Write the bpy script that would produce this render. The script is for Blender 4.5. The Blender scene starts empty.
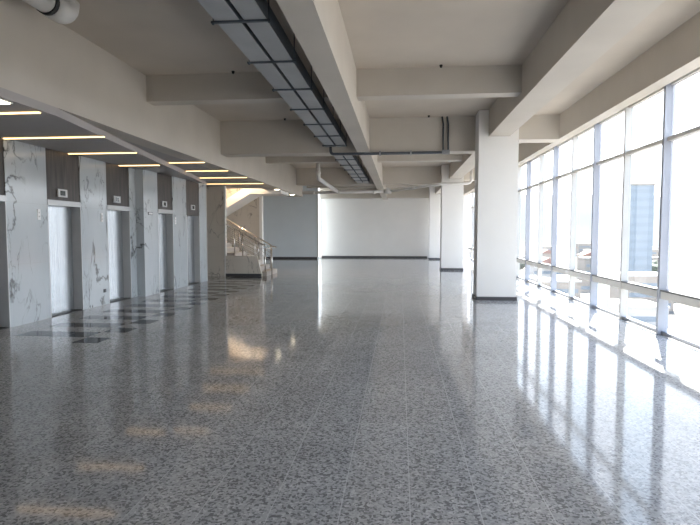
import bpy, bmesh, math, random
from mathutils import Vector, noise
R = math.radians
S = bpy.context.scene
COL = S.collection
random.seed(7)

# ------------------------------------------------------------------ camera
cd = bpy.data.cameras.new('camera'); cam = bpy.data.objects.new('camera', cd); COL.objects.link(cam)
cam.location = (0, 0, 1.6); cam.rotation_euler = (R(90 - 3.325), 0, R(5.44))
cd.sensor_width = 36; cd.lens = 27; cd.clip_end = 6000; cd.clip_start = 0.05
S.camera = cam
# ------------------------------------------------------------------ world, sun, exposure
w = bpy.data.worlds.new('sky'); S.world = w; w.use_nodes = True
nt = w.node_tree; bg = nt.nodes['Background']
tc = nt.nodes.new('ShaderNodeTexCoord'); sp = nt.nodes.new('ShaderNodeSeparateXYZ'); cr = nt.nodes.new('ShaderNodeValToRGB')
nt.links.new(tc.outputs['Generated'], sp.inputs[0]); nt.links.new(sp.outputs['Z'], cr.inputs[0]); nt.links.new(cr.outputs[0], bg.inputs[0])
e = cr.color_ramp.elements
e[0].position = 0.0; e[0].color = (.97, .98, 1, 1)
e[1].position = 0.9; e[1].color = (.28, .42, .66, 1)
x = e.new(.10); x.color = (.90, .94, 1, 1)
x = e.new(.30); x.color = (.56, .62, .71, 1)
bg.inputs[1].default_value = 2.7
sd = bpy.data.lights.new('sun', 'SUN'); sun = bpy.data.objects.new('sun', sd); COL.objects.link(sun)
sd.energy = 20.0; sd.angle = R(.6); sd.color = (1, .95, .86)
az, el = R(23), R(51.5)
sun.rotation_euler = Vector((-math.sin(az)*math.cos(el), -math.cos(az)*math.cos(el), -math.sin(el))).to_track_quat('-Z', 'Y').to_euler()
S.view_settings.view_transform = 'Standard'; S.view_settings.look = 'None'
S.view_settings.gamma = 1; S.view_settings.use_curve_mapping = False
S.view_settings.exposure = 1.22
S.cycles.use_denoising = True; S.cycles.max_bounces = 10; S.cycles.diffuse_bounces = 6
S.cycles.glossy_bounces = 5; S.cycles.transparent_max_bounces = 24; S.cycles.transmission_bounces = 4
S.cycles.sample_clamp_indirect = 8; S.cycles.caustics_reflective = False; S.cycles.caustics_refractive = False

# ------------------------------------------------------------------ materials
def newmat(name):
    m = bpy.data.materials.new(name); m.use_nodes = True
    return m, m.node_tree, m.node_tree.nodes['Principled BSDF']
def plain(name, col, rough=.6, metal=0., var=.04, scale=3., spec=.5, bump=0.):
    m, t, b = newmat(name)
    g = t.nodes.new('ShaderNodeNewGeometry'); n = t.nodes.new('ShaderNodeTexNoise'); n.inputs['Scale'].default_value = scale
    n.inputs['Detail'].default_value = 5
    t.links.new(g.outputs['Position'], n.inputs['Vector'])
    r = t.nodes.new('ShaderNodeValToRGB'); t.links.new(n.outputs[0], r.inputs[0])
    r.color_ramp.elements[0].position = .3; r.color_ramp.elements[1].position = .7
    r.color_ramp.elements[0].color = tuple(max(0, c*(1-var)) for c in col) + (1,)
    r.color_ramp.elements[1].color = tuple(min(1, c*(1+var)) for c in col) + (1,)
    t.links.new(r.outputs[0], b.inputs['Base Color'])
    b.inputs['Roughness'].default_value = rough; b.inputs['Metallic'].default_value = metal
    b.inputs['Specular IOR Level'].default_value = spec
    if bump:
        bp = t.nodes.new('ShaderNodeBump'); bp.inputs['Strength'].default_value = bump; bp.inputs['Distance'].default_value = .01
        n2 = t.nodes.new('ShaderNodeTexNoise'); n2.inputs['Scale'].default_value = scale*12
        t.links.new(g.outputs['Position'], n2.inputs['Vector'])
        t.links.new(n2.outputs[0], bp.inputs['Height']); t.links.new(bp.outputs[0], b.inputs['Normal'])
    return m
def emit(name, col, s):
    m, t, b = newmat(name)
    b.inputs['Base Color'].default_value = (*col, 1); b.inputs['Emission Color'].default_value = (*col, 1); b.inputs['Emission Strength'].default_value = s
    return m
def mathn(t, op, a, b=None, c=None):
    n = t.nodes.new('ShaderNodeMath'); n.operation = op
    for i, v in enumerate((a, b, c)):
        if v is None: continue
        if isinstance(v, (int, float)): n.inputs[i].default_value = v
        else: t.links.new(v, n.inputs[i])
    return n.outputs[0]
def mixc(t, fac, a, b):
    n = t.nodes.new('ShaderNodeMix'); n.data_type = 'RGBA'
    if isinstance(fac, (int, float)): n.inputs[0].default_value = fac
    else: t.links.new(fac, n.inputs[0])
    for i, v in ((6, a), (7, b)):
        if isinstance(v, tuple): n.inputs[i].default_value = (*v, 1)
        else: t.links.new(v, n.inputs[i])
    return n.outputs[2]

# polished terrazzo tiles with the band of dark tiles in front of the lifts
def terrazzo():
    m, t, b = newmat('terrazzo')
    g = t.nodes.new('ShaderNodeNewGeometry'); s = t.nodes.new('ShaderNodeSeparateXYZ'); t.links.new(g.outputs['Position'], s.inputs[0])
    X, Y = s.outputs['X'], s.outputs['Y']
    v = t.nodes.new('ShaderNodeTexVoronoi'); v.inputs['Scale'].default_value = 68; t.links.new(g.outputs['Position'], v.inputs['Vector'])
    sv = t.nodes.new('ShaderNodeSeparateColor'); t.links.new(v.outputs['Color'], sv.inputs[0])
    r = t.nodes.new('ShaderNodeValToRGB'); r.color_ramp.interpolation = 'CONSTANT'; t.links.new(sv.outputs[0], r.inputs[0])
    el = r.color_ramp.elements
    el[0].position = 0; el[0].color = (.21, .208, .21, 1)
    el[1].position = .26; el[1].color = (.37, .367, .37, 1)
    for p, c in ((.48, (.45, .446, .45, 1)), (.74, (.51, .505, .51, 1)), (.93, (.60, .595, .595, 1))):
        k = el.new(p); k.color = c
    n = t.nodes.new('ShaderNodeTexNoise'); n.inputs['Scale'].default_value = .9; t.links.new(g.outputs['Position'], n.inputs['Vector'])
    tone = mathn(t, 'MULTIPLY_ADD', n.outputs[0], .3, .85)
    # per-tile tone
    tx = mathn(t, 'DIVIDE', mathn(t, 'SUBTRACT', X, .066), .4); ty = mathn(t, 'DIVIDE', mathn(t, 'SUBTRACT', Y, 7.1), .4)
    fx, fy = mathn(t, 'FLOOR', tx), mathn(t, 'FLOOR', ty)
    cb = t.nodes.new('ShaderNodeCombineXYZ'); t.links.new(fx, cb.inputs[0]); t.links.new(fy, cb.inputs[1])
    wn = t.nodes.new('ShaderNodeTexWhiteNoise'); t.links.new(cb.outputs[0], wn.inputs[0])
    tone = mathn(t, 'MULTIPLY', tone, mathn(t, 'MULTIPLY_ADD', wn.outputs['Value'], .10, .95))
    vm = t.nodes.new('ShaderNodeVectorMath'); vm.operation = 'SCALE'; t.links.new(r.outputs[0], vm.inputs[0]); t.links.new(tone, vm.inputs['Scale'])
    base = vm.outputs[0]
    # dark tiles
    par = mathn(t, 'MODULO', mathn(t, 'ADD', fy, 100), 2)
    inA = mathn(t, 'MULTIPLY', mathn(t, 'GREATER_THAN', X, -5.934), mathn(t, 'LESS_THAN', X, -4.734))
    inB = mathn(t, 'MULTIPLY', mathn(t, 'GREATER_THAN', X, -4.734), mathn(t, 'LESS_THAN', X, -4.334))
    yr = mathn(t, 'MULTIPLY', mathn(t, 'GREATER_THAN', Y, 7.1), mathn(t, 'LESS_THAN', Y, 18.3))
    d = mathn(t, 'ADD', mathn(t, 'MULTIPLY', inA, par), mathn(t, 'MULTIPLY', inB, mathn(t, 'SUBTRACT', 1, par)))
    d = mathn(t, 'MULTIPLY', d, yr)
    base = mixc(t, d, base, (.028, .032, .04))
    # joints
    def joint(u):
        f = mathn(t, 'FRACT', u)
        return mathn(t, 'LESS_THAN', mathn(t, 'MINIMUM', f, mathn(t, 'SUBTRACT', 1, f)), .008)
    j = mathn(t, 'MAXIMUM', joint(tx), mathn(t, 'MULTIPLY', joint(ty), .35))
    base = mixc(t, mathn(t, 'MULTIPLY', j, .7), base, (.66, .66, .66))
    t.links.new(base, b.inputs['Base Color']); t.links.new(mathn(t, 'MULTIPLY_ADD', d, -.32, .5), b.inputs['Specular IOR Level'])
    b.inputs['Roughness'].default_value = .075; b.inputs['IOR'].default_value = 1.46
    bn = t.nodes.new('ShaderNodeTexNoise'); bn.inputs['Scale'].default_value = 1.6; t.links.new(g.outputs['Position'], bn.inputs['Vector'])
    bp = t.nodes.new('ShaderNodeBump'); bp.inputs['Strength'].default_value = .02; bp.inputs['Distance'].default_value = .03
    t.links.new(bn.outputs[0], bp.inputs['Height']); t.links.new(bp.outputs[0], b.inputs['Normal'])
    return m
def marble(name, c0, c1, vein, rough=.12):
    m, t, b = newmat(name)
    g = t.nodes.new('ShaderNodeNewGeometry')
    mp = t.nodes.new('ShaderNodeMapping'); mp.inputs['Rotation'].default_value = (.75, .3, .4); mp.inputs['Scale'].default_value = (1, 1.5, .55); t.links.new(g.outputs['Position'], mp.inputs[0])
    base = t.nodes.new('ShaderNodeTexNoise'); base.inputs['Scale'].default_value = 1.3; base.inputs['Detail'].default_value = 6
    t.links.new(mp.outputs[0], base.inputs['Vector'])
    col = mixc(t, base.outputs[0], c0, c1)
    for sc, th, st, off in ((.55, .015, 1, 0), (1.3, .013, .6, 5.3)):
        ad = t.nodes.new('ShaderNodeVectorMath'); ad.operation = 'ADD'; ad.inputs[1].default_value = (off, off*.7, 1.7+off); t.links.new(mp.outputs[0], ad.inputs[0])
        n = t.nodes.new('ShaderNodeTexNoise'); n.inputs['Scale'].default_value = sc; n.inputs['Detail'].default_value = 7; n.inputs['Roughness'].default_value = .55
        n.inputs['Distortion'].default_value = .6; t.links.new(ad.outputs[0], n.inputs['Vector'])
        a = mathn(t, 'ABSOLUTE', mathn(t, 'SUBTRACT', n.outputs[0], .5))
        n3 = t.nodes.new('ShaderNodeTexNoise'); n3.inputs['Scale'].default_value = sc*1.7; t.links.new(ad.outputs[0], n3.inputs['Vector'])
        k = t.nodes.new('ShaderNodeMapRange'); k.inputs['From Min'].default_value = 0; k.inputs['From Max'].default_value = th
        k.inputs['To Min'].default_value = 1; k.inputs['To Max'].default_value = 0; t.links.new(a, k.inputs['Value'])
        q = t.nodes.new('ShaderNodeMapRange'); q.inputs['From Min'].default_value = .40; q.inputs['From Max'].default_value = .56
        q.inputs['To Min'].default_value = 0; q.inputs['To Max'].default_value = st; t.links.new(n3.outputs[0], q.inputs['Value'])
        col = mixc(t, mathn(t, 'MULTIPLY', k.outputs[0], q.outputs[0]), col, vein)
    # slab joints every 1.05 m of height
    s = t.nodes.new('ShaderNodeSeparateXYZ'); t.links.new(g.outputs['Position'], s.inputs[0])
    f = mathn(t, 'FRACT', mathn(t, 'DIVIDE', s.outputs['Z'], 1.05))
    col = mixc(t, mathn(t, 'MULTIPLY', mathn(t, 'LESS_THAN', f, .006), .35), col, (.35, .35, .34))
    t.links.new(col, b.inputs['Base Color']); b.inputs['Roughness'].default_value = rough
    return m
def wood():
    m, t, b = newmat('dark_wood')
    g = t.nodes.new('ShaderNodeNewGeometry'); mp = t.nodes.new('ShaderNodeMapping'); mp.inputs['Scale'].default_value = (18, 18, 1.1)
    t.links.new(g.outputs['Position'], mp.inputs[0])
    n = t.nodes.new('ShaderNodeTexNoise'); n.inputs['Scale'].default_value = 1.5; n.inputs['Detail'].default_value = 6; t.links.new(mp.outputs[0], n.inputs['Vector'])
    r = t.nodes.new('ShaderNodeValToRGB'); t.links.new(n.outputs[0], r.inputs[0])
    r.color_ramp.elements[0].position = .3; r.color_ramp.elements[0].color = (.018, .015, .014, 1)
    r.color_ramp.elements[1].position = .72; r.color_ramp.elements[1].color = (.07, .056, .05, 1)
    t.links.new(r.outputs[0], b.inputs['Base Color']); b.inputs['Roughness'].default_value = .4
    return m
def steel(name, col=(.52, .55, .58), rough=.26):
    m, t, b = newmat(name)
    g = t.nodes.new('ShaderNodeNewGeometry'); mp = t.nodes.new('ShaderNodeMapping'); mp.inputs['Scale'].default_value = (90, 90, .6)
    t.links.new(g.outputs['Position'], mp.inputs[0])
    n = t.nodes.new('ShaderNodeTexNoise'); n.inputs['Scale'].default_value = 2; t.links.new(mp.outputs[0], n.inputs['Vector'])
    t.links.new(mathn(t, 'MULTIPLY_ADD', n.outputs[0], .12, rough-.06), b.inputs['Roughness'])
    b.inputs['Base Color'].default_value = (*col, 1); b.inputs['Metallic'].default_value = .92
    return m
def glass(name, veil, veilcol=(.9, .92, .95)):
    m, t, b = newmat(name)
    t.nodes.remove(b); out = t.nodes['Material Output']
    tr = t.nodes.new('ShaderNodeBsdfTransparent'); tr.inputs[0].default_value = (.95, .97, .98, 1)
    gl = t.nodes.new('ShaderNodeBsdfGlossy'); gl.inputs['Roughness'].default_value = .02
    fr = t.nodes.new('ShaderNodeFresnel'); fr.inputs[0].default_value = 1.45
    mx = t.nodes.new('ShaderNodeMixShader'); gm = t.nodes.new('ShaderNodeNewGeometry')
    front = mathn(t, 'SUBTRACT', 1, gm.outputs['Backfacing'])      # one reflection per pane, none on leaving the sheet
    t.links.new(mathn(t, 'MULTIPLY', mathn(t, 'MULTIPLY', fr.outputs[0], .9), front), mx.inputs[0]); t.links.new(tr.outputs[0], mx.inputs[1]); t.links.new(gl.outputs[0], mx.inputs[2])
    last = mx.outputs[0]
    if veil:
        df = t.nodes.new('ShaderNodeBsdfTranslucent'); df.inputs[0].default_value = (*veilcol, 1)
        m2 = t.nodes.new('ShaderNodeMixShader'); t.links.new(mathn(t, 'MULTIPLY', front, veil), m2.inputs[0])
        t.links.new(last, m2.inputs[1]); t.links.new(df.outputs[0], m2.inputs[2]); last = m2.outputs[0]
    t.links.new(last, out.inputs[0])
    return m

M = dict(
    floor=terrazzo(),
    concrete=plain('painted_concrete', (.56, .52, .465), .75, var=.05, scale=1.1, bump=.12),
    slab=plain('slab_concrete', (.575, .515, .445), .8, var=.07, scale=.8, bump=.15),
    lobby=plain('lobby_ceiling_paint', (.42, .395, .39), .7, var=.02),
    white=plain('white_plaster', (.85, .84, .82), .55, var=.015, scale=1.5),
    blue=plain('pale_blue_plaster', (.80, .86, .90), .55, var=.015, scale=1.5),
    wall=plain('offwhite_plaster', (.66, .64, .61), .7),
    base=plain('dark_skirting', (.05, .05, .055), .35),
    marble=marble('white_marble', (.41, .455, .49), (.55, .585, .61), (.045, .045, .045)),
    marble2=marble('beige_marble', (.60, .55, .48), (.72, .67, .60), (.07, .06, .055), .2),
    wood=wood(), steel=steel('brushed_steel'), steel2=steel('rail_steel', (.62, .60, .57), .22),
    jamb=plain('satin_jamb_steel', (.66, .67, .68), .35, .15), chrome=steel('lintel_steel', (.40, .40, .40), .35),
    tray=plain('galvanised_tray', (.37, .385, .40), .55, 0, var=.05, scale=4),
    traydark=plain('tray_strut', (.10, .12, .14), .5, .3), black=plain('black_plastic', (.012, .012, .014), .4),
    conduit=plain('dark_conduit', (.06, .07, .085), .45), box=plain('junction_box_grey', (.30, .31, .33), .5),
    pvc=plain('white_pvc', (.74, .73, .71), .4, var=.03), seal=plain('rubber_collar', (.05, .05, .05), .6),
    alu=plain('grey_aluminium', (.40, .43, .50), .4), aluw=plain('white_aluminium', (.66, .65, .63), .45),
    transom=plain('transom_aluminium', (.72, .71, .69), .4), ledge=plain('dark_ledge', (.16, .16, .16), .5),
    glass=glass('clear_glass', 0), frost=glass('frosted_glass', .75, (.6, .6, .58)), film=glass('filmed_glass', .42, (.55, .54, .56)),
    led=emit('warm_led', (1, .66, .30), 1.5), down=emit('downlight_lens', (1, .86, .62), 5), rim=plain('light_rim', (.7, .69, .66), .4),
    plate=plain('white_plate', (.9, .9, .9), .35), display=plain('display_face', (.55, .56, .57), .3), screen=plain('display_screen', (.02, .03, .03), .15),
    lamp=emit('stair_lamp_lens', (1, .74, .5), 14),
    step=plain('step_stone', (.42, .38, .34), .4), ground=plain('pale_ground', (.13, .114, .095), .9, var=.55, scale=.03),
    hill=plain('hazy_blue_hillside', (.036, .047, .058), .95, var=.25, scale=.012), leaf=plain('tree_leaf', (.05, .062, .04), .8, var=.3, scale=1), bark=plain('tree_bark', (.12, .09, .06), .9),  # hill: bluish tint puts distance haze into its colour
    b0=plain('pale_render', (.30, .265, .23), .8), b1=plain('white_render', (.42, .40, .375), .8), b2=plain('grey_block', (.26, .24, .215), .8), red=plain('red_roof', (.26, .14, .115), .8),
    pane=plain('dark_pane', (.18, .215, .25), .6), bluetower=plain('blue_cladding', (.20, .24, .28), .7),
)

# ------------------------------------------------------------------ builders
class MB:
    def __init__(s): s.bm = bmesh.new()
    def box(s, x0, x1, y0, y1, z0, z1):
        v = [s.bm.verts.new(p) for p in ((x0,y0,z0),(x1,y0,z0),(x1,y1,z0),(x0,y1,z0),(x0,y0,z1),(x1,y0,z1),(x1,y1,z1),(x0,y1,z1))]
        for f in ((3,2,1,0),(4,5,6,7),(0,1,5,4),(1,2,6,5),(2,3,7,6),(3,0,4,7)): s.bm.faces.new([v[i] for i in f])
        return s
    def prism(s, pts, axis, a, b):
        """polygon pts extruded along axis from a to b"""
        def P(p, t): return (p[0], p[1], t) if axis == 2 else ((p[0], t, p[1]) if axis == 1 else (t, p[0], p[1]))
        lo = [s.bm.verts.new(P(p, a)) for p in pts]; hi = [s.bm.verts.new(P(p, b)) for p in pts]
        n = len(pts); s.bm.faces.new(lo[::-1]); s.bm.faces.new(hi)
        for i in range(n): s.bm.faces.new((lo[i], lo[(i+1)%n], hi[(i+1)%n], hi[i]))
        return s
    def tube(s, pts, r, n=14):
        pts = [Vector(p) for p in pts]; rings = []
        prev = None
        for i, p in enumerate(pts):
            d = (pts[min(i+1, len(pts)-1)] - pts[max(i-1, 0)]).normalized()
            u = prev - d*prev.dot(d) if prev else (Vector((0,0,1)).cross(d) if abs(d.z) < .9 else Vector((1,0,0)).cross(d))
            u.normalize(); prev = u; v = d.cross(u)
            rr = r[i] if isinstance(r, (list, tuple)) else r
            rings.append([s.bm.verts.new(p + u*rr*math.cos(2*math.pi*k/n) + v*rr*math.sin(2*math.pi*k/n)) for k in range(n)])
        for a, b in zip(rings, rings[1:]):
            for k in range(n):
                f = s.bm.faces.new((a[k], a[(k+1)%n], b[(k+1)%n], b[k])); f.smooth = True
        s.bm.faces.new(rings[0][::-1]); s.bm.faces.new(rings[-1])
        return s
    def bevel(s, w, seg=2):
        bmesh.ops.bevel(s.bm, geom=[e for e in s.bm.edges if len(e.link_faces) == 2 and e.calc_face_angle(0) > .5], offset=w, segments=seg, profile=.7, affect='EDGES'); return s
    def build(s, name, mat, parent=None, org=None):
        bmesh.ops.recalc_face_normals(s.bm, faces=s.bm.faces[:])
        if parent is not None:
            o0 = Vector(parent.get('_w', (0,0,0))) if '_w' in parent else wloc(parent)
        else:
            xs = [v.co for v in s.bm.verts]
            o0 = Vector(org) if org else Vector(((min(v.x for v in xs)+max(v.x for v in xs))/2, (min(v.y for v in xs)+max(v.y for v in xs))/2, min(v.z for v in xs)))
        for v in s.bm.verts: v.co -= o0
        me = bpy.data.meshes.new(name); s.bm.to_mesh(me); s.bm.free(); me.materials.append(mat)
        o = bpy.data.objects.new(name, me); COL.objects.link(o)
        if parent is not None: o.parent = parent
        else: o.location = o0
        return o
def wloc(o):
    v = Vector(o.location)
    while o.parent: o = o.parent; v += Vector(o.location)
    return v
def tag(o, label, cat, group=None, kind=None):
    o['label'] = label; o['category'] = cat
    if group: o['group'] = group
    if kind: o['kind'] = kind
    return o
def empty(name, loc, label, cat, group=None, kind=None):
    o = bpy.data.objects.new(name, None); o.empty_display_size = .1; COL.objects.link(o); o.location = loc
    return tag(o, label, cat, group, kind)
def dup(o, loc=None, parent=None):
    c = o.copy(); COL.objects.link(c)
    if parent is not None: c.parent = parent
    if loc is not None: c.location = loc
    for ch in list(o.children): dup(ch, None, c)
    return c
def st(name, mb, mat, label, cat, **k): return tag(mb.build(name, mat, **k), label, cat, kind='structure')
def arc(c, r, a0, a1, n, plane):
    out = []
    for i in range(n+1):
        a = R(a0 + (a1-a0)*i/n); u, v = r*math.cos(a), r*math.sin(a)
        out.append((c[0]+u, c[1], c[2]+v) if plane == 'xz' else ((c[0], c[1]+u, c[2]+v) if plane == 'yz' else (c[0]+u, c[1]+v, c[2])))
    return out

SL = 4.40                      # underside of the slab
Y0, Y1 = -8.0, 32.7
# ------------------------------------------------------------------ room shell
st('floor', MB().box(-10.2, 4.2, Y0-.3, 31.4, -.4, 0).box(-5.1, 4.2, 31.4, Y1+.3, -.4, 0), M['floor'], 'polished grey terrazzo floor with a band of dark tiles by the lifts', 'floor')
st('ceiling', MB().box(-10.2, 4.18, Y0-.3, 31.4, SL, SL+.35).box(-5.1, 4.18, 31.4, Y1+.3, SL, SL+.35), M['slab'], 'bare grey concrete slab overhead between the beams', 'ceiling')
st('wall_back', MB().box(-10, 4.2, Y0-.3, Y0, 0, SL), M['white'], 'white end wall behind the viewer', 'wall')
st('wall_right', MB().box(4.05, 4.25, Y0-.3, 8.62-6*1.4665-.03, 0, SL), M['white'], 'plain white wall before the glazing starts', 'wall')
st('wall_outer', MB().box(-10.2, -10, Y0, 31.4, 0, SL), M['wall'], 'plain wall behind the lift shafts', 'wall')
st('wall_far', MB().box(-4.92, 4.2, Y1, Y1+.3, 0, SL), M['white'], 'white far end wall of the hall with dark skirting', 'wall')
st('wall_far_left', MB().box(-10, -4.93, 31.1, 31.4, 0, SL), M['blue'], 'pale blue far wall beside the staircase', 'wall')
wn = empty('window_added_far', (-5.0, 31.4, 0), 'added tall narrow light window in the return between the blue and white far walls', 'window', kind='structure')  # window added to throw a glow on the white wall's left end
MB().box(-5.0, -4.94, 31.4, 31.6, 0, SL).build('jamb', M['aluw'], wn); MB().box(-5.0, -4.94, Y1-.06, Y1, 0, SL).build('jamb', M['aluw'], wn)
for z0 in (0, 2.2, SL-.06): MB().box(-5.0, -4.94, 31.6, Y1-.06, z0, z0+.06).build('transom', M['aluw'], wn)
MB().box(-4.976, -4.964, 31.6, Y1-.06, .06, SL-.06).build('pane', M['frost'], wn)
st('baseboard_far', MB().box(-4.90, 1.68, Y1-.025, Y1, 0, .10), M['base'], 'dark skirting along the white far wall', 'skirting')
st('baseboard_far_left', MB().box(-10, -4.92, 31.075, 31.1, 0, .10), M['base'], 'dark skirting along the pale blue wall', 'skirting')
st('trim_corner', MB().box(-4.93, -4.87, 31.06, 31.13, .1, SL).bevel(.008), M['aluw'], 'white vertical edge strip on the corner of the blue wall', 'trim')

# ------------------------------------------------------------------ ceiling beams
def beam(mb, lab): return st('beam', mb, M['concrete'], lab, 'beam')
beam(MB().box(-1.075, -.763, Y0, Y1, 3.60, SL), 'long central ceiling beam running to the far wall right of the cable trays')
beam(MB().box(2.02, 2.50, Y0, Y1, 3.80, SL), 'broad ceiling beam carried by the row of white columns')
beam(MB().box(3.78, 4.02, Y0, Y1, 3.83, SL), 'edge beam along the top of the window wall')
st('trim_1', MB().box(4.02, 4.18, Y0, Y1, 3.90, SL), M['concrete'], 'concrete fascia above the window heads', 'trim')
beam(MB().box(-4.95, -4.55, Y0, 24.4, 3.25, SL), 'deep dropped beam along the edge of the lift lobby')
def cross(y0, y1, zl, zr, zw, where):
    beam(MB().box(-4.55 if y0 < 24 else -4.93, -1.075, y0, y1, zl, SL), 'cross beam left of the cable trays ' + where)
    beam(MB().box(-.763, 2.02, y0, y1, zr, SL), 'cross beam between the central beam and the columns ' + where)
    if zw: beam(MB().box(2.50, 3.78, y0, y1, zw, SL), 'short cross beam between column line and window wall ' + where)
cross(.6, .9, 3.94, 3.94, None, 'overhead')
cross(9.2, 9.5, 3.94, 3.94, None, 'nearest in view')
cross(13.12, 13.62, 3.57, 3.57, 3.82, 'behind the nearest column')
cross(17.6, 17.9, 3.94, 3.94, None, 'midway between the first two columns')
cross(22.95, 23.4, 3.66, 3.66, 3.82, 'behind the second column')
cross(27.6, 27.9, 3.94, 3.94, None, 'beyond the second column')
cross(32.2, 32.68, 3.68, 3.68, 3.82, 'against the far wall')

# ------------------------------------------------------------------ columns
for (x0, x1, y0, y1, lab) in ((1.80, 2.70, 12.50, 13.10, 'nearest white square column with a dark base'),
                              (1.73, 2.62, 22.30, 22.92, 'second white square column, partly behind the nearest'),
                              (1.70, 2.60, 31.0, 31.6, 'farthest white square column near the end wall'),
                              (1.80, 2.70, 2.0, 2.6, 'white square column beside the viewer')):
    if y0 < 3: continue
    c = empty('column', ((x0+x1)/2, (y0+y1)/2, 0), lab, 'column', kind='structure')
    mb = MB()
    mb.box(x0, x1, y0, y1, 0, 3.80)
    mb.box(x0, 2.02, y0, y1, 3.80, SL); mb.box(2.50, x1, y0, y1, 3.80, SL)
    mb.build('shaft', M['white'], c)
    MB().box(x0-.022, x1+.022, y0-.022, y1+.022, 0, .085).bevel(.004).build('skirting', M['base'], c)

# ------------------------------------------------------------------ window wall
GX = 4.15; P = 1.4665
H_LO0, H_LO1, H_M0, H_M1, H_T = .56, .70, 2.995, 3.055, 3.90
k0, k1 = -6, 16
for i, k in enumerate(range(k0, k1)):
    ya = 8.62 + P*k; yb = ya + P
    if yb > Y1: yb = Y1
    wide = k % 2 == 0; clear = k % 2 == 0
    ordn = 'clear' if clear else 'filmed'
    near = 'near end' if k < 2 else ('middle stretch' if k < 9 else 'far end')
    wn = empty(f'window_{i+1}', (GX, ya, 0), f'{ordn} full-height glazed bay of the window wall, {near}', 'window', f'{ordn} bays of the window wall, {near}', 'structure')
    dm, mw = (.115, .06) if wide else (.095, .055)
    mm = M['alu'] if wide else M['aluw']
    MB().box(GX-dm, GX+.03, ya-mw/2, ya+mw/2, 0, H_T).bevel(.005).build('mullion', mm, wn)
    a, b = ya+mw/2, yb-.028
    MB().box(GX-.05, GX+.03, a, b, H_T-.06, H_T).build('head_rail', M['aluw'], wn)
    MB().box(GX-.07, GX+.03, a, b, H_M0, H_M1).build('transom', M['transom'], wn)
    tr = MB().box(GX-.09, GX+.03, a, b, H_LO0, H_LO1-.025).build('lower_transom', M['transom'], wn)
    MB().box(GX-.10, GX+.03, a, b, H_LO1-.025, H_LO1).bevel(.004).build('ledge', M['ledge'], tr)
    MB().box(GX-.06, GX+.03, a, b, 0, .05).bevel(.004).build('sill_rail', M['alu'], wn)
    for nm, z0, z1 in (('lower_pane', .05, H_LO0), ('middle_pane', H_LO1, H_M0), ('upper_pane', H_M1, H_T-.06)):
        MB().box(GX-.006, GX+.006, a, b, z0, z1).build(nm, M['glass'] if clear or nm == 'lower_pane' else M['film'], wn)

# ------------------------------------------------------------------ lift lobby
XA, XB = -6.48, -6.28
TOP = 3.14
doors = [(7.12, 8.13, XA), (9.15, 10.17, XA), (11.13, 12.12, XA), (13.18, 14.09, XB), (15.02, 16.03, XB)]
names = ['lift door at the left edge of the view', 'steel lift door between the two nearest full marble piers', 'steel lift door left of the marble step in the wall',
         'steel lift door right of the marble step in the wall', 'farthest steel lift door near the staircase']
ind_lab = ['', 'square floor display over the nearest fully visible lift', 'square floor display over the second fully visible lift',
           'square floor display over the lift just past the marble step', 'narrow floor display over the farthest lift']
mb = MB()
for a, b in ((Y0, 7.12), (8.13, 9.15), (10.17, 11.13), (12.12, 12.42)): mb.box(-6.95, XA, a, b, 0, TOP)
st('wall_left', mb, M['marble'], 'white veined marble lift wall, nearer part with three lift openings', 'wall')
mb = MB()
for a, b in ((12.42, 13.18), (14.09, 15.02), (16.03, 16.62)): mb.box(-6.95, XB, a, b, 0, TOP)
st('wall_left_rear', mb, M['marble'], 'white veined marble lift wall, farther part stepping forward', 'wall')
st('trim_2', MB().box(XB-.02, XB+.012, 16.60, 16.632, 0, TOP), M['aluw'], 'pale metal edge on the far corner of the lift wall', 'trim')
for i, (a, b, xw) in enumerate(doors):
    d = empty(f'door_{i+1}', (xw-.18, (a+b)/2, 0), names[i], 'lift door', kind='structure')
    xd = xw - .17; mid = (a+b)/2
    MB().box(xd-.03, xd, a+.04, mid-.002, .012, 2.10).build('door_panel', M['steel'], d)
    MB().box(xd-.03, xd, mid+.002, b-.05, .012, 2.10).build('door_panel', M['steel'], d)
    MB().box(xd-.08, xd-.031, a, b, 0, 2.12).build('shaft_backing', M['black'], d)
    for y0, y1 in ((a, a+.02), (b-.02, b)): MB().box(xd-.02, xw+.004, y0, y1, 0, 2.10).build('jamb', M['jamb'], d)
    MB().box(xd-.02, xw-.02, a+.02, b-.02, 0, .012).build('sill', M['black'], d)
    if i < 4:
        MB().box(xd-.02, xw+.012, a, b, 2.10, 2.20).bevel(.006).build('lintel', M['chrome'], d)
    zb = 2.20 if i < 4 else 2.10
    st(f'trim_{i+3}', MB().box(xw-.19, xw-.015, a, b, zb, TOP), M['wood'], 'dark wood panel above the ' + names[i].replace('steel ', ''), 'wood panel')
    # floor indicator on the wood
    if i:
        t = empty('floor_indicator', (xw-.015, mid, 2.27), ind_lab[i], 'indicator', 'lift floor indicators')
        yc = mid + (-.06 if i < 4 else .0); zc = 2.345
        MB().box(xw-.015, xw+.012, yc-.14, yc+.14, zc-.075, zc+.075).bevel(.006).build('housing', M['display'], t)
        MB().box(xw+.0121, xw+.015, yc-.075, yc+.075, zc-.045, zc+.045).build('screen', M['screen'], t)
def call_panel(y, x, lab):
    t = empty('call_panel', (x, y, 1.82), lab, 'call panel', 'lift call panels')
    MB().box(x, x+.012, y-.038, y+.038, 1.82, 2.01).bevel(.003).build('plate', M['plate'], t)
    MB().tube([(x+.012, y, 1.88), (x+.018, y, 1.88)], .014, 12).build('button', M['chrome'], t)
    MB().tube([(x+.012, y, 1.95), (x+.018, y, 1.95)], .014, 12).build('button', M['chrome'], t)
call_panel(8.91, XA, 'white call plate on the nearest full marble pier')
call_panel(10.92, XA, 'white call plate on the marble pier above the black socket')
call_panel(14.24, XB, 'white call plate on the marble pier between the two farthest lifts')
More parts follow.
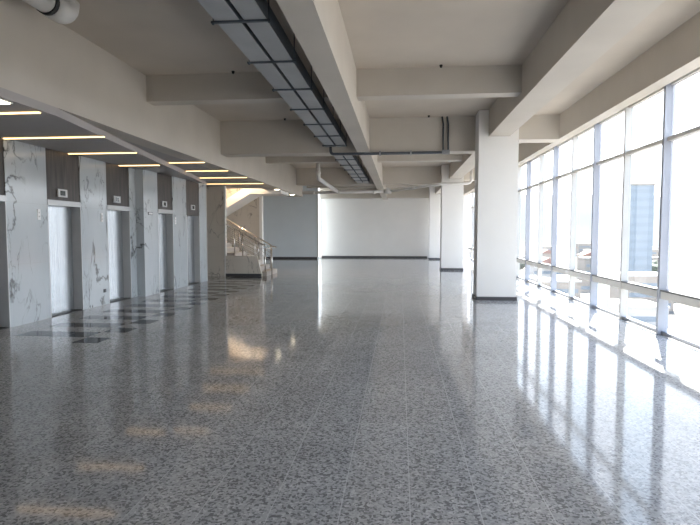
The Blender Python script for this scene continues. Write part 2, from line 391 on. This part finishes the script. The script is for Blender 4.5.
t = empty('wall_socket', (XA, 10.96, .285), 'small black socket low on the marble pier', 'socket')
MB().box(XA, XA+.012, 10.915, 11.005, .27, .345).bevel(.004).build('cover', M['black'], t)
MB().tube([(XA+.012, 10.96, .308), (XA+.016, 10.96, .308)], .022, 16).build('recess', M['conduit'], t)
t = empty('wall_sign', (XB, 12.76, 2.03), 'small framed grey sign plate on the marble pier', 'sign')
MB().box(XB, XB+.01, 12.64, 12.88, 2.03, 2.10).build('frame', M['conduit'], t)
MB().box(XB+.0101, XB+.013, 12.66, 12.86, 2.042, 2.088).build('face', M['display'], t)

# lowered lobby ceilings, diagonal step between them
def dx(y): return -4.93 - .172*(y-8.884)
yb = 8.884 + .02/.172
poly_l = [(-10, Y0), (-4.95, Y0), (-4.95, yb), (dx(16.62), 16.62), (-10, 16.62)]
poly_u = [(-4.95, yb), (-4.95, 19.6), (-10, 19.6), (-10, 16.62), (dx(16.62), 16.62)]
st('ceiling_lobby_lower', MB().prism(poly_l, 2, TOP, 3.42), M['lobby'], 'lower grey lobby ceiling above the lift doors', 'ceiling')
st('ceiling_lobby_upper', MB().prism(poly_u, 2, 3.25, 3.42), M['lobby'], 'raised grey lobby ceiling beyond the diagonal step', 'ceiling')
st('ceiling_strip', MB().box(-5.25, -4.95, 19.6, 24.4, 3.25, 3.42), M['lobby'], 'narrow ceiling strip beside the dropped beam above the stairs', 'ceiling')
# near edge of the lower ceiling under the dropped beam
st('ceiling_strip_near', MB().prism([(-4.95, Y0), (-4.55, Y0), (-4.55, 8.884-.38/.172), (-4.95, yb)], 2, TOP, 3.25), M['lobby'], 'lower lobby ceiling running under the near end of the dropped beam', 'ceiling')
leds = [(-4.60, 6.42, XA, TOP), (-4.74, 8.13, XA, TOP), (-5.08, 9.82, XA, TOP), (-5.50, 11.68, XA, TOP),
        (-4.60, 12.12, dx(12.12)+.01, 3.25), (-4.60, 13.82, dx(13.82)+.01, 3.25), (-4.60, 15.57, dx(15.57)+.01, 3.25), (-4.62, 17.55, -6.6, 3.25)]
led_lab = ['nearest warm light strip across the lobby ceiling', 'second warm light strip, ending above the marble pier at the left edge', 'third warm light strip, ending above the wood of a lift',
           'fourth warm light strip, last on the lower lobby ceiling', 'first warm light strip beyond the diagonal ceiling step', 'second warm light strip beyond the diagonal ceiling step',
           'third warm light strip beyond the diagonal ceiling step', 'farthest warm light strip, in front of the staircase']
for (xr, y, xl, z), lab in zip(leds, led_lab):
    t = empty('light_strip', ((xr+xl)/2, y, z), lab, 'ceiling light', 'warm light strips in the lobby ceiling')
    MB().box(xl, xr, y-.035, y+.035, z-.006, z).build('channel', M['rim'], t)
    MB().box(xl+.01, xr-.01, y-.025, y+.025, z-.020, z-.006).build('diffuser', M['led'], t)
def downlight(x, y, z, r, lab):
    t = empty('downlight', (x, y, z), lab, 'downlight', 'round downlights in the lobby ceiling')
    MB().tube([(x, y, z), (x, y, z-.02)], [r, r*.94], 20).build('rim', M['rim'], t)
    MB().tube([(x, y, z-.02), (x, y, z-.03)], [r*.8, r*.74], 20).build('lens', M['down'], t)
downlight(-4.72, 19.95, 3.25, .13, 'round lit downlight above the foot of the staircase')
downlight(-4.72, 22.8, 3.25, .13, 'round lit downlight farthest along the dropped beam')
t = empty('panel_light', (-4.82, 5.82, TOP), 'bright square ceiling light at the left edge of the view', 'ceiling light')
MB().box(-5.02, -4.60, 5.68, 5.95, TOP-.012, TOP).build('rim', M['rim'], t)
MB().box(-5.00, -4.62, 5.70, 5.93, TOP-.02, TOP-.012).build('lens', M['down'], t)

# ------------------------------------------------------------------ staircase
st('wall_stair', MB().box(-10, -6.30, 18.45, 18.58, 0, 3.25), M['marble2'], 'beige veined marble wall in front of the staircase', 'wall')
st('trim_8', MB().box(-6.32, -6.27, 18.435, 18.595, 0, 3.25).bevel(.006), M['aluw'], 'pale metal edge on the end of the beige marble wall', 'trim')
st('wall_stair_back', MB().box(-10, -5.98, 22.0, 22.2, 0, SL), M['marble2'], 'marble wall at the back of the stairwell', 'wall')
st('trim_9', MB().box(-5.98, -5.86, 21.99, 22.21, 0, SL).bevel(.006), M['white'], 'white end strip of the stairwell wall', 'trim')
stair = empty('staircase', (-5.5, 19.4, 0), 'stone staircase climbing left behind the beige marble wall', 'staircase')
RI, TR = .168, .30
for i in range(15):
    x1 = -4.80 - TR*i
    MB().box(max(x1-TR, -9.98), x1, 18.6, 20.2, max(0, RI*i-.12), RI*(i+1)).build('step', M['step'], stair)
bwall = MB().prism([(-6.27, 0), (-4.96, 0), (-4.96, .10), (-5.12, .74), (-6.27, .74)], 1, 18.45, 18.585).build('side_wall', M['marble2'], stair)
MB().box(-6.27, -4.95, 18.425, 18.449, 0, .10).build('skirting', M['base'], stair)
# upper flight returning to the right, its level slab and the floor slab edge
MB().prism([(-9.98, .73), (-5.912, 3.11), (-4.68, 3.11), (-4.68, 3.245), (-5.27, 3.245), (-5.27, 3.40), (-6.05, 3.40), (-9.98, 1.07)], 1, 20.4, 21.9).build('upper_flight', M['white'], stair)
def railing(y, xa, za, xb, zb, posts, lab):
    t = empty('stair_railing', ((xa+xb)/2, y, 0), lab, 'railing', 'stair railings')
    s = (zb-za)/(xb-xa)
    f = lambda x: za + s*(x-xa)
    MB().tube([(xa, y, za), (xb-.12, y, f(xb-.12)), (xb-.03, y, f(xb)+.0), (xb+.12, y, f(xb)-.03), (xb+.15, y, f(xb)-.08)], .026, 12).build('handrail', M['steel2'], t)
    for q in range(1, 5):
        MB().tube([(xa, y, za-.15*q), (xb, y, f(xb)-.15*q)], .009, 8).build('rail', M['steel2'], t)
    for px, zf in posts:
        MB().tube([(px, y, zf), (px, y, f(px))], .02, 10).build('post', M['steel2'], t)
railing(18.52, -6.9, 2.23, -4.97, 1.17, ((-6.65, .74), (-5.96, .74), (-5.66, .74), (-5.08, .6)), 'front steel stair railing on the low marble wall')
railing(20.1, -7.4, 2.45, -4.95, 1.05, ((-6.85, RI*7), (-6.25, RI*5), (-5.65, RI*3), (-5.02, RI)), 'rear steel stair railing on the far side of the steps')
t = empty('newel_post', (-4.85, 18.62, 0), 'short steel newel posts at the foot of the stairs', 'railing post')
MB().tube([(-4.87, 18.65, 0), (-4.87, 18.65, 1.02)], .024, 12).build('post', M['steel2'], t)
MB().tube([(-4.70, 18.95, 0), (-4.70, 18.95, 1.0)], .024, 12).build('post', M['steel2'], t)
MB().tube([(-4.87, 18.65, 1.0), (-4.70, 18.95, 1.0)], .022, 10).build('crossbar', M['steel2'], t)
t = empty('stair_lamp', (-6.6, 19.9, 4.25), 'warm lamp on the slab above the staircase', 'ceiling light')
MB().tube([(-6.6, 19.95, SL), (-6.6, 19.95, SL-.05)], .2, 24).build('base', M['rim'], t)
MB().tube([(-6.6, 19.95, SL-.05), (-6.6, 19.95, SL-.10), (-6.6, 19.95, SL-.12)], [.18, .17, .1], 24).build('lens', M['lamp'], t)
ld = bpy.data.lights.new('stair_lamp_light', 'POINT'); ld.energy = 100; ld.color = (1, .78, .55); ld.shadow_soft_size = .12
lo = bpy.data.objects.new('stair_lamp_light', ld); COL.objects.link(lo); lo.parent = t; lo.location = (0, .05, -.12)

# ------------------------------------------------------------------ cable trays
ZT = 3.71
def tray(xa, xb, y0, y1, lab):
    t = empty('cable_tray', ((xa+xb)/2, y0, ZT), lab, 'cable tray', 'grey cable trays under the slab')
    MB().box(xa, xb, y0, y1, ZT, ZT+.012).build('tray_base', M['tray'], t)
    MB().box(xa, xa+.012, y0, y1, ZT+.012, ZT+.19).build('side_wall', M['traydark'], t)
    MB().box(xb-.012, xb, y0, y1, ZT+.012, ZT+.19).build('side_wall', M['traydark'], t)
    mb = MB(); rr = random.Random(int(xa*100+y0))
    for q in range(5): 
        cx = xa+.04+q*(xb-xa-.08)/4
        mb.tube([(cx, y0+.02, ZT+.035), (cx+rr.uniform(-.01, .01), (y0+y1)/2, ZT+.035), (cx, y1-.02, ZT+.035)], .018, 8)
    c = mb.build('cables', M['black'], t); c['kind'] = 'stuff'
tray(-1.855, -1.612, -1.5, 13.12, 'left grey cable tray, near run up to the cross beam by the column')
tray(-1.56, -1.335, -1.5, 13.12, 'right grey cable tray, near run up to the cross beam by the column')
tray(-1.855, -1.612, 13.62, 22.95, 'left grey cable tray, far run beyond the dark conduit')
tray(-1.56, -1.335, 13.62, 22.95, 'right grey cable tray, far run beyond the dark conduit')
proto = None
for k in range(-4, 15):
    y = 5.25 + 1.262*k
    if 13.0 < y < 13.8 or y > 22.8 or y < -1: continue
    if proto is None:
        proto = empty('tray_hanger', (-1.595, y, ZT-.02), 'dark hanger bar with two rods under the paired cable trays', 'hanger', 'hangers carrying the cable trays')
        MB().box(-1.90, -1.29, y-.016, y+.016, ZT-.02, ZT).build('strut', M['traydark'], proto)
        for xr in (-1.88, -1.31): MB().tube([(xr, y, ZT-.03), (xr, y, SL)], .006, 8).build('rod', M['traydark'], proto)
        for xr in (-1.88, -1.31): MB().tube([(xr, y, ZT-.032), (xr, y, ZT-.02)], .012, 6).build('nut', M['traydark'], proto)
    else: dup(proto, (-1.595, y, ZT-.02))

# dark conduit under the cross beam
t = empty('conduit', (-.3, 13.0, 3.52), 'dark conduit crossing under the central beam in front of the cross beam', 'conduit')
MB().tube([(-1.72, 13.0, 3.70), (-1.72, 13.0, 3.60)] + arc((-1.64, 13.0, 3.60), .08, 180, 270, 5, 'xz')[1:] + [(1.02, 13.0, 3.52)], .034, 12).build('tube', M['conduit'], t)
MB().box(1.0, 1.18, 12.94, 13.06, 3.48, 3.58).bevel(.006).build('junction_box', M['box'], t)
for xx in (1.03, 1.15):
    MB().tube([(xx, 13.02, 3.58), (xx, 13.05, 3.8), (xx, 13.06, 4.2), (xx-.03, 13.06, SL-.01)], .022, 10).build('riser', M['conduit'], t)
for xx in (-.5, .25): MB().box(xx-.02, xx+.02, 12.955, 13.12, 3.478, 3.575).build('clip', M['box'], t)

# white drain pipes
t = empty('drain_pipe', (-2.9, 18.6, 3.48), 'white pipe dropping from the slab and running back left of the trays', 'pipe')
MB().tube([(-2.9, 18.6, SL-.01), (-2.9, 18.6, 3.62)] + arc((-2.9, 18.72, 3.62), .12, 180, 270, 6, 'yz')[1:] + [(-2.9, 24.2, 3.48)], .075, 16).build('tube', M['pvc'], t)
MB().tube([(-2.9, 18.6, 3.66), (-2.9, 18.6, 3.74)], .088, 16).build('collar', M['pvc'], t)
t = empty('header_pipe', (-2.6, 24.3, 3.46), 'white horizontal pipe crossing the hall under the far cross beam', 'pipe')
MB().tube([(-4.54, 24.3, 3.42), (-.72, 24.3, 3.46)], .07, 16).build('tube', M['pvc'], t)
for xx in (-4.0, -1.2): MB().tube([(xx-.06, 24.3, 3.43), (xx+.06, 24.3, 3.43)], .085, 16).build('collar', M['pvc'], t)
t = empty('pipe_tee', (-.6, 24.3, 3.46), 'white pipe tee hanging under the central beam', 'pipe')
MB().tube([(-.72, 24.3, 3.46), (-.42, 24.25, 3.47)], .11, 16).build('body', M['pvc'], t)
MB().tube([(-.58, 24.28, 3.46), (-.58, 24.28, 3.60)], .09, 16).build('branch', M['pvc'], t)
t = empty('branch_pipe', (.9, 23.2, 3.54), 'white pipe slanting from the tee across the front of the second column', 'pipe')
MB().tube([(-.42, 24.25, 3.47), (.6, 23.2, 3.53), (1.55, 22.16, 3.57), (1.7, 22.1, 3.575), (2.75, 22.1, 3.60)] + [(2.86, 22.1, 3.64), (2.9, 22.1, 3.72), (2.9, 22.1, SL-.01)], .062, 16).build('tube', M['pvc'], t)
MB().tube([(.55, 23.25, 3.527), (.65, 23.15, 3.533)], .08, 16).build('collar', M['pvc'], t)
t = empty('slab_pipe', (-4.05, 2.6, 4.1), 'fat white pipe under the slab beside the dropped beam, ending in an elbow', 'pipe')
MB().tube([(-4.05, -1.0, 4.235), (-4.05, 6.0, 4.235)], .13, 24).build('tube', M['pvc'], t)
MB().tube([(-4.05, 5.80, 4.235), (-4.05, 5.86, 4.235)], .142, 24).build('collar', M['seal'], t)
MB().tube([(-4.05, 5.86, 4.235), (-4.05, 6.05, 4.235)] + arc((-4.05, 6.05, 4.375), .14, 270, 360, 8, 'yz')[1:-1] + [(-4.05, 6.19, SL-.01)], .146, 24).build('elbow', M['pvc'], t)
for (x, y, lab) in ((-2.915, 9.1, 'small dark anchor in the slab by the nearest left cross beam'), (-2.85, 12.95, 'small dark anchor in the slab left of the trays by the column beam'),
                    (.67, 9.1, 'small dark anchor in the slab by the nearest right cross beam'), (.674, 12.95, 'small dark anchor in the slab left of the conduit risers')):
    tag(MB().tube([(x, y, SL-.045), (x, y, SL)], [.018, .03], 10).build('ceiling_anchor', M['black']), lab, 'anchor', 'dark anchors in the slab')

# ------------------------------------------------------------------ the city outside, floors below
GZ = -22.0
st('ground', MB().box(-200, 3000, -1500, 3000, GZ-1, GZ), M['ground'], 'pale sunlit city ground far below the windows', 'ground')
bm = bmesh.new(); NA, NR = 90, 14; g = []
for i in range(NA+1):
    a = R(-25 + 105*i/NA); row = []
    for j in range(NR+1):
        d = 850 + 900*j/NR
        ridge = .080 - .0016*max(0, math.degrees(a)-18) + .012*noise.noise((i*.18, 3.1, 0)) + .006*noise.noise((i*.6, 9.1, 0))
        hgt = (ridge*1300)*math.sin(min(1, j/7)*math.pi/2)**1.5 * (1 + .12*noise.noise((i*.3, j*.5, 2))) if j <= 8 else (ridge*1300)*(1-.06*(j-8))
        row.append(bm.verts.new((d*math.sin(a), d*math.cos(a), GZ + hgt*1.05)))
    g.append(row)
for i in range(NA):
    for j in range(NR):
        f = bm.faces.new((g[i][j], g[i+1][j], g[i+1][j+1], g[i][j+1])); f.smooth = True
mb = MB(); mb.bm.free(); mb.bm = bm
st('hills', mb, M['hill'], 'hazy blue hills beyond the city', 'hills')
rr = random.Random(3)
pb = [(250*math.sin(R(22.9)), 250*math.cos(R(22.9)))]
for ci in range(78):
    for _ in range(40):
        a = R(rr.uniform(6, 44)); d = 150 + 560*rr.random()**1.3
        if all((d*math.sin(a)-q[0])**2 + (d*math.cos(a)-q[1])**2 > 24**2 for q in pb): break
    else: continue
    x, y = d*math.sin(a), d*math.cos(a); pb.append((x, y))
    wx, wy, h = rr.uniform(8, 15), rr.uniform(8, 15), rr.uniform(4, 11) if d > 160 else rr.uniform(3, 6)
    red = rr.random() < .16; mat = rr.choice([M['b0'], M['b0'], M['b1'], M['b1'], M['b2']])
    if red: t = empty('city_house', (x, y, GZ), 'small pale house with a red gable roof in the city below', 'building', 'red-roofed houses beyond the window wall')
    else: t = empty('city_block', (x, y, GZ), 'small pale flat-roofed block in the city below', 'building', 'flat-roofed blocks beyond the window wall')
    MB().box(x-wx/2, x+wx/2, y-wy/2, y+wy/2, GZ, GZ+h).build('walls', mat, t)
    if red: MB().prism([(x-wx/2-.4, GZ+h), (x+wx/2+.4, GZ+h), (x, GZ+h+wx*.25)], 1, y-wy/2-.4, y+wy/2+.4).build('roof', M['red'], t)
    else: MB().box(x-wx/2-.2, x+wx/2+.2, y-wy/2-.2, y+wy/2+.2, GZ+h, GZ+h+.6).build('roof', M['b1'], t)
    mb = MB(); nf = max(1, int(h//3))
    for f in range(nf): mb.box(x-wx/2+.8, x+wx/2-.8, y-wy/2-.06, y-wy/2, GZ+1+3*f, GZ+2.3+3*f)
    mb.build('window_band', M['pane'], t)
# the taller blue-grey block seen through the clear bay
x, y = 250*math.sin(R(22.9)), 250*math.cos(R(22.9))
t = empty('office_tower', (x, y, GZ), 'blue-grey office block standing above the city', 'building')
MB().box(x-5, x+5, y-6, y+6, GZ, 20.5).build('walls', M['bluetower'], t)
mb = MB()
for f in range(12): mb.box(x-4.5, x+4.5, y-6.08, y-6.0, GZ+2+3.4*f, GZ+3.6+3.4*f)
mb.build('window_band', M['pane'], t)
MB().box(x-5.3, x+5.3, y-6.3, y+6.3, 20.5, 21.2).build('roof', M['b2'], t)
rr = random.Random(11)
for ci in range(26):
    a = R(rr.uniform(20, 30)) if ci < 14 else R(rr.uniform(6, 42)); d = rr.uniform(210, 400)
    x, y, h = d*math.sin(a), d*math.cos(a), rr.uniform(5, 9)
    if any((x-q[0])**2 + (y-q[1])**2 < 11**2 for q in pb): continue
    pb.append((x, y))
    t = empty('city_tree', (x, y, GZ), 'dull green tree among the buildings below', 'tree', 'trees in the city beyond the window wall')
    bm = bmesh.new(); bmesh.ops.create_icosphere(bm, subdivisions=2, radius=1)
    for v in bm.verts:
        n = 1 + .35*noise.noise(v.co*1.7 + Vector((ci, 0, 0))); v.co = Vector((x+v.co.x*h*.42*n, y+v.co.y*h*.42*n, GZ+h*.62+v.co.z*h*.40*n))
    mb = MB(); mb.bm.free(); mb.bm = bm; mb.build('crown', M['leaf'], t)
    MB().tube([(x, y, GZ), (x, y, GZ+h*.5)], [h*.05, h*.03], 8).build('trunk', M['bark'], t)
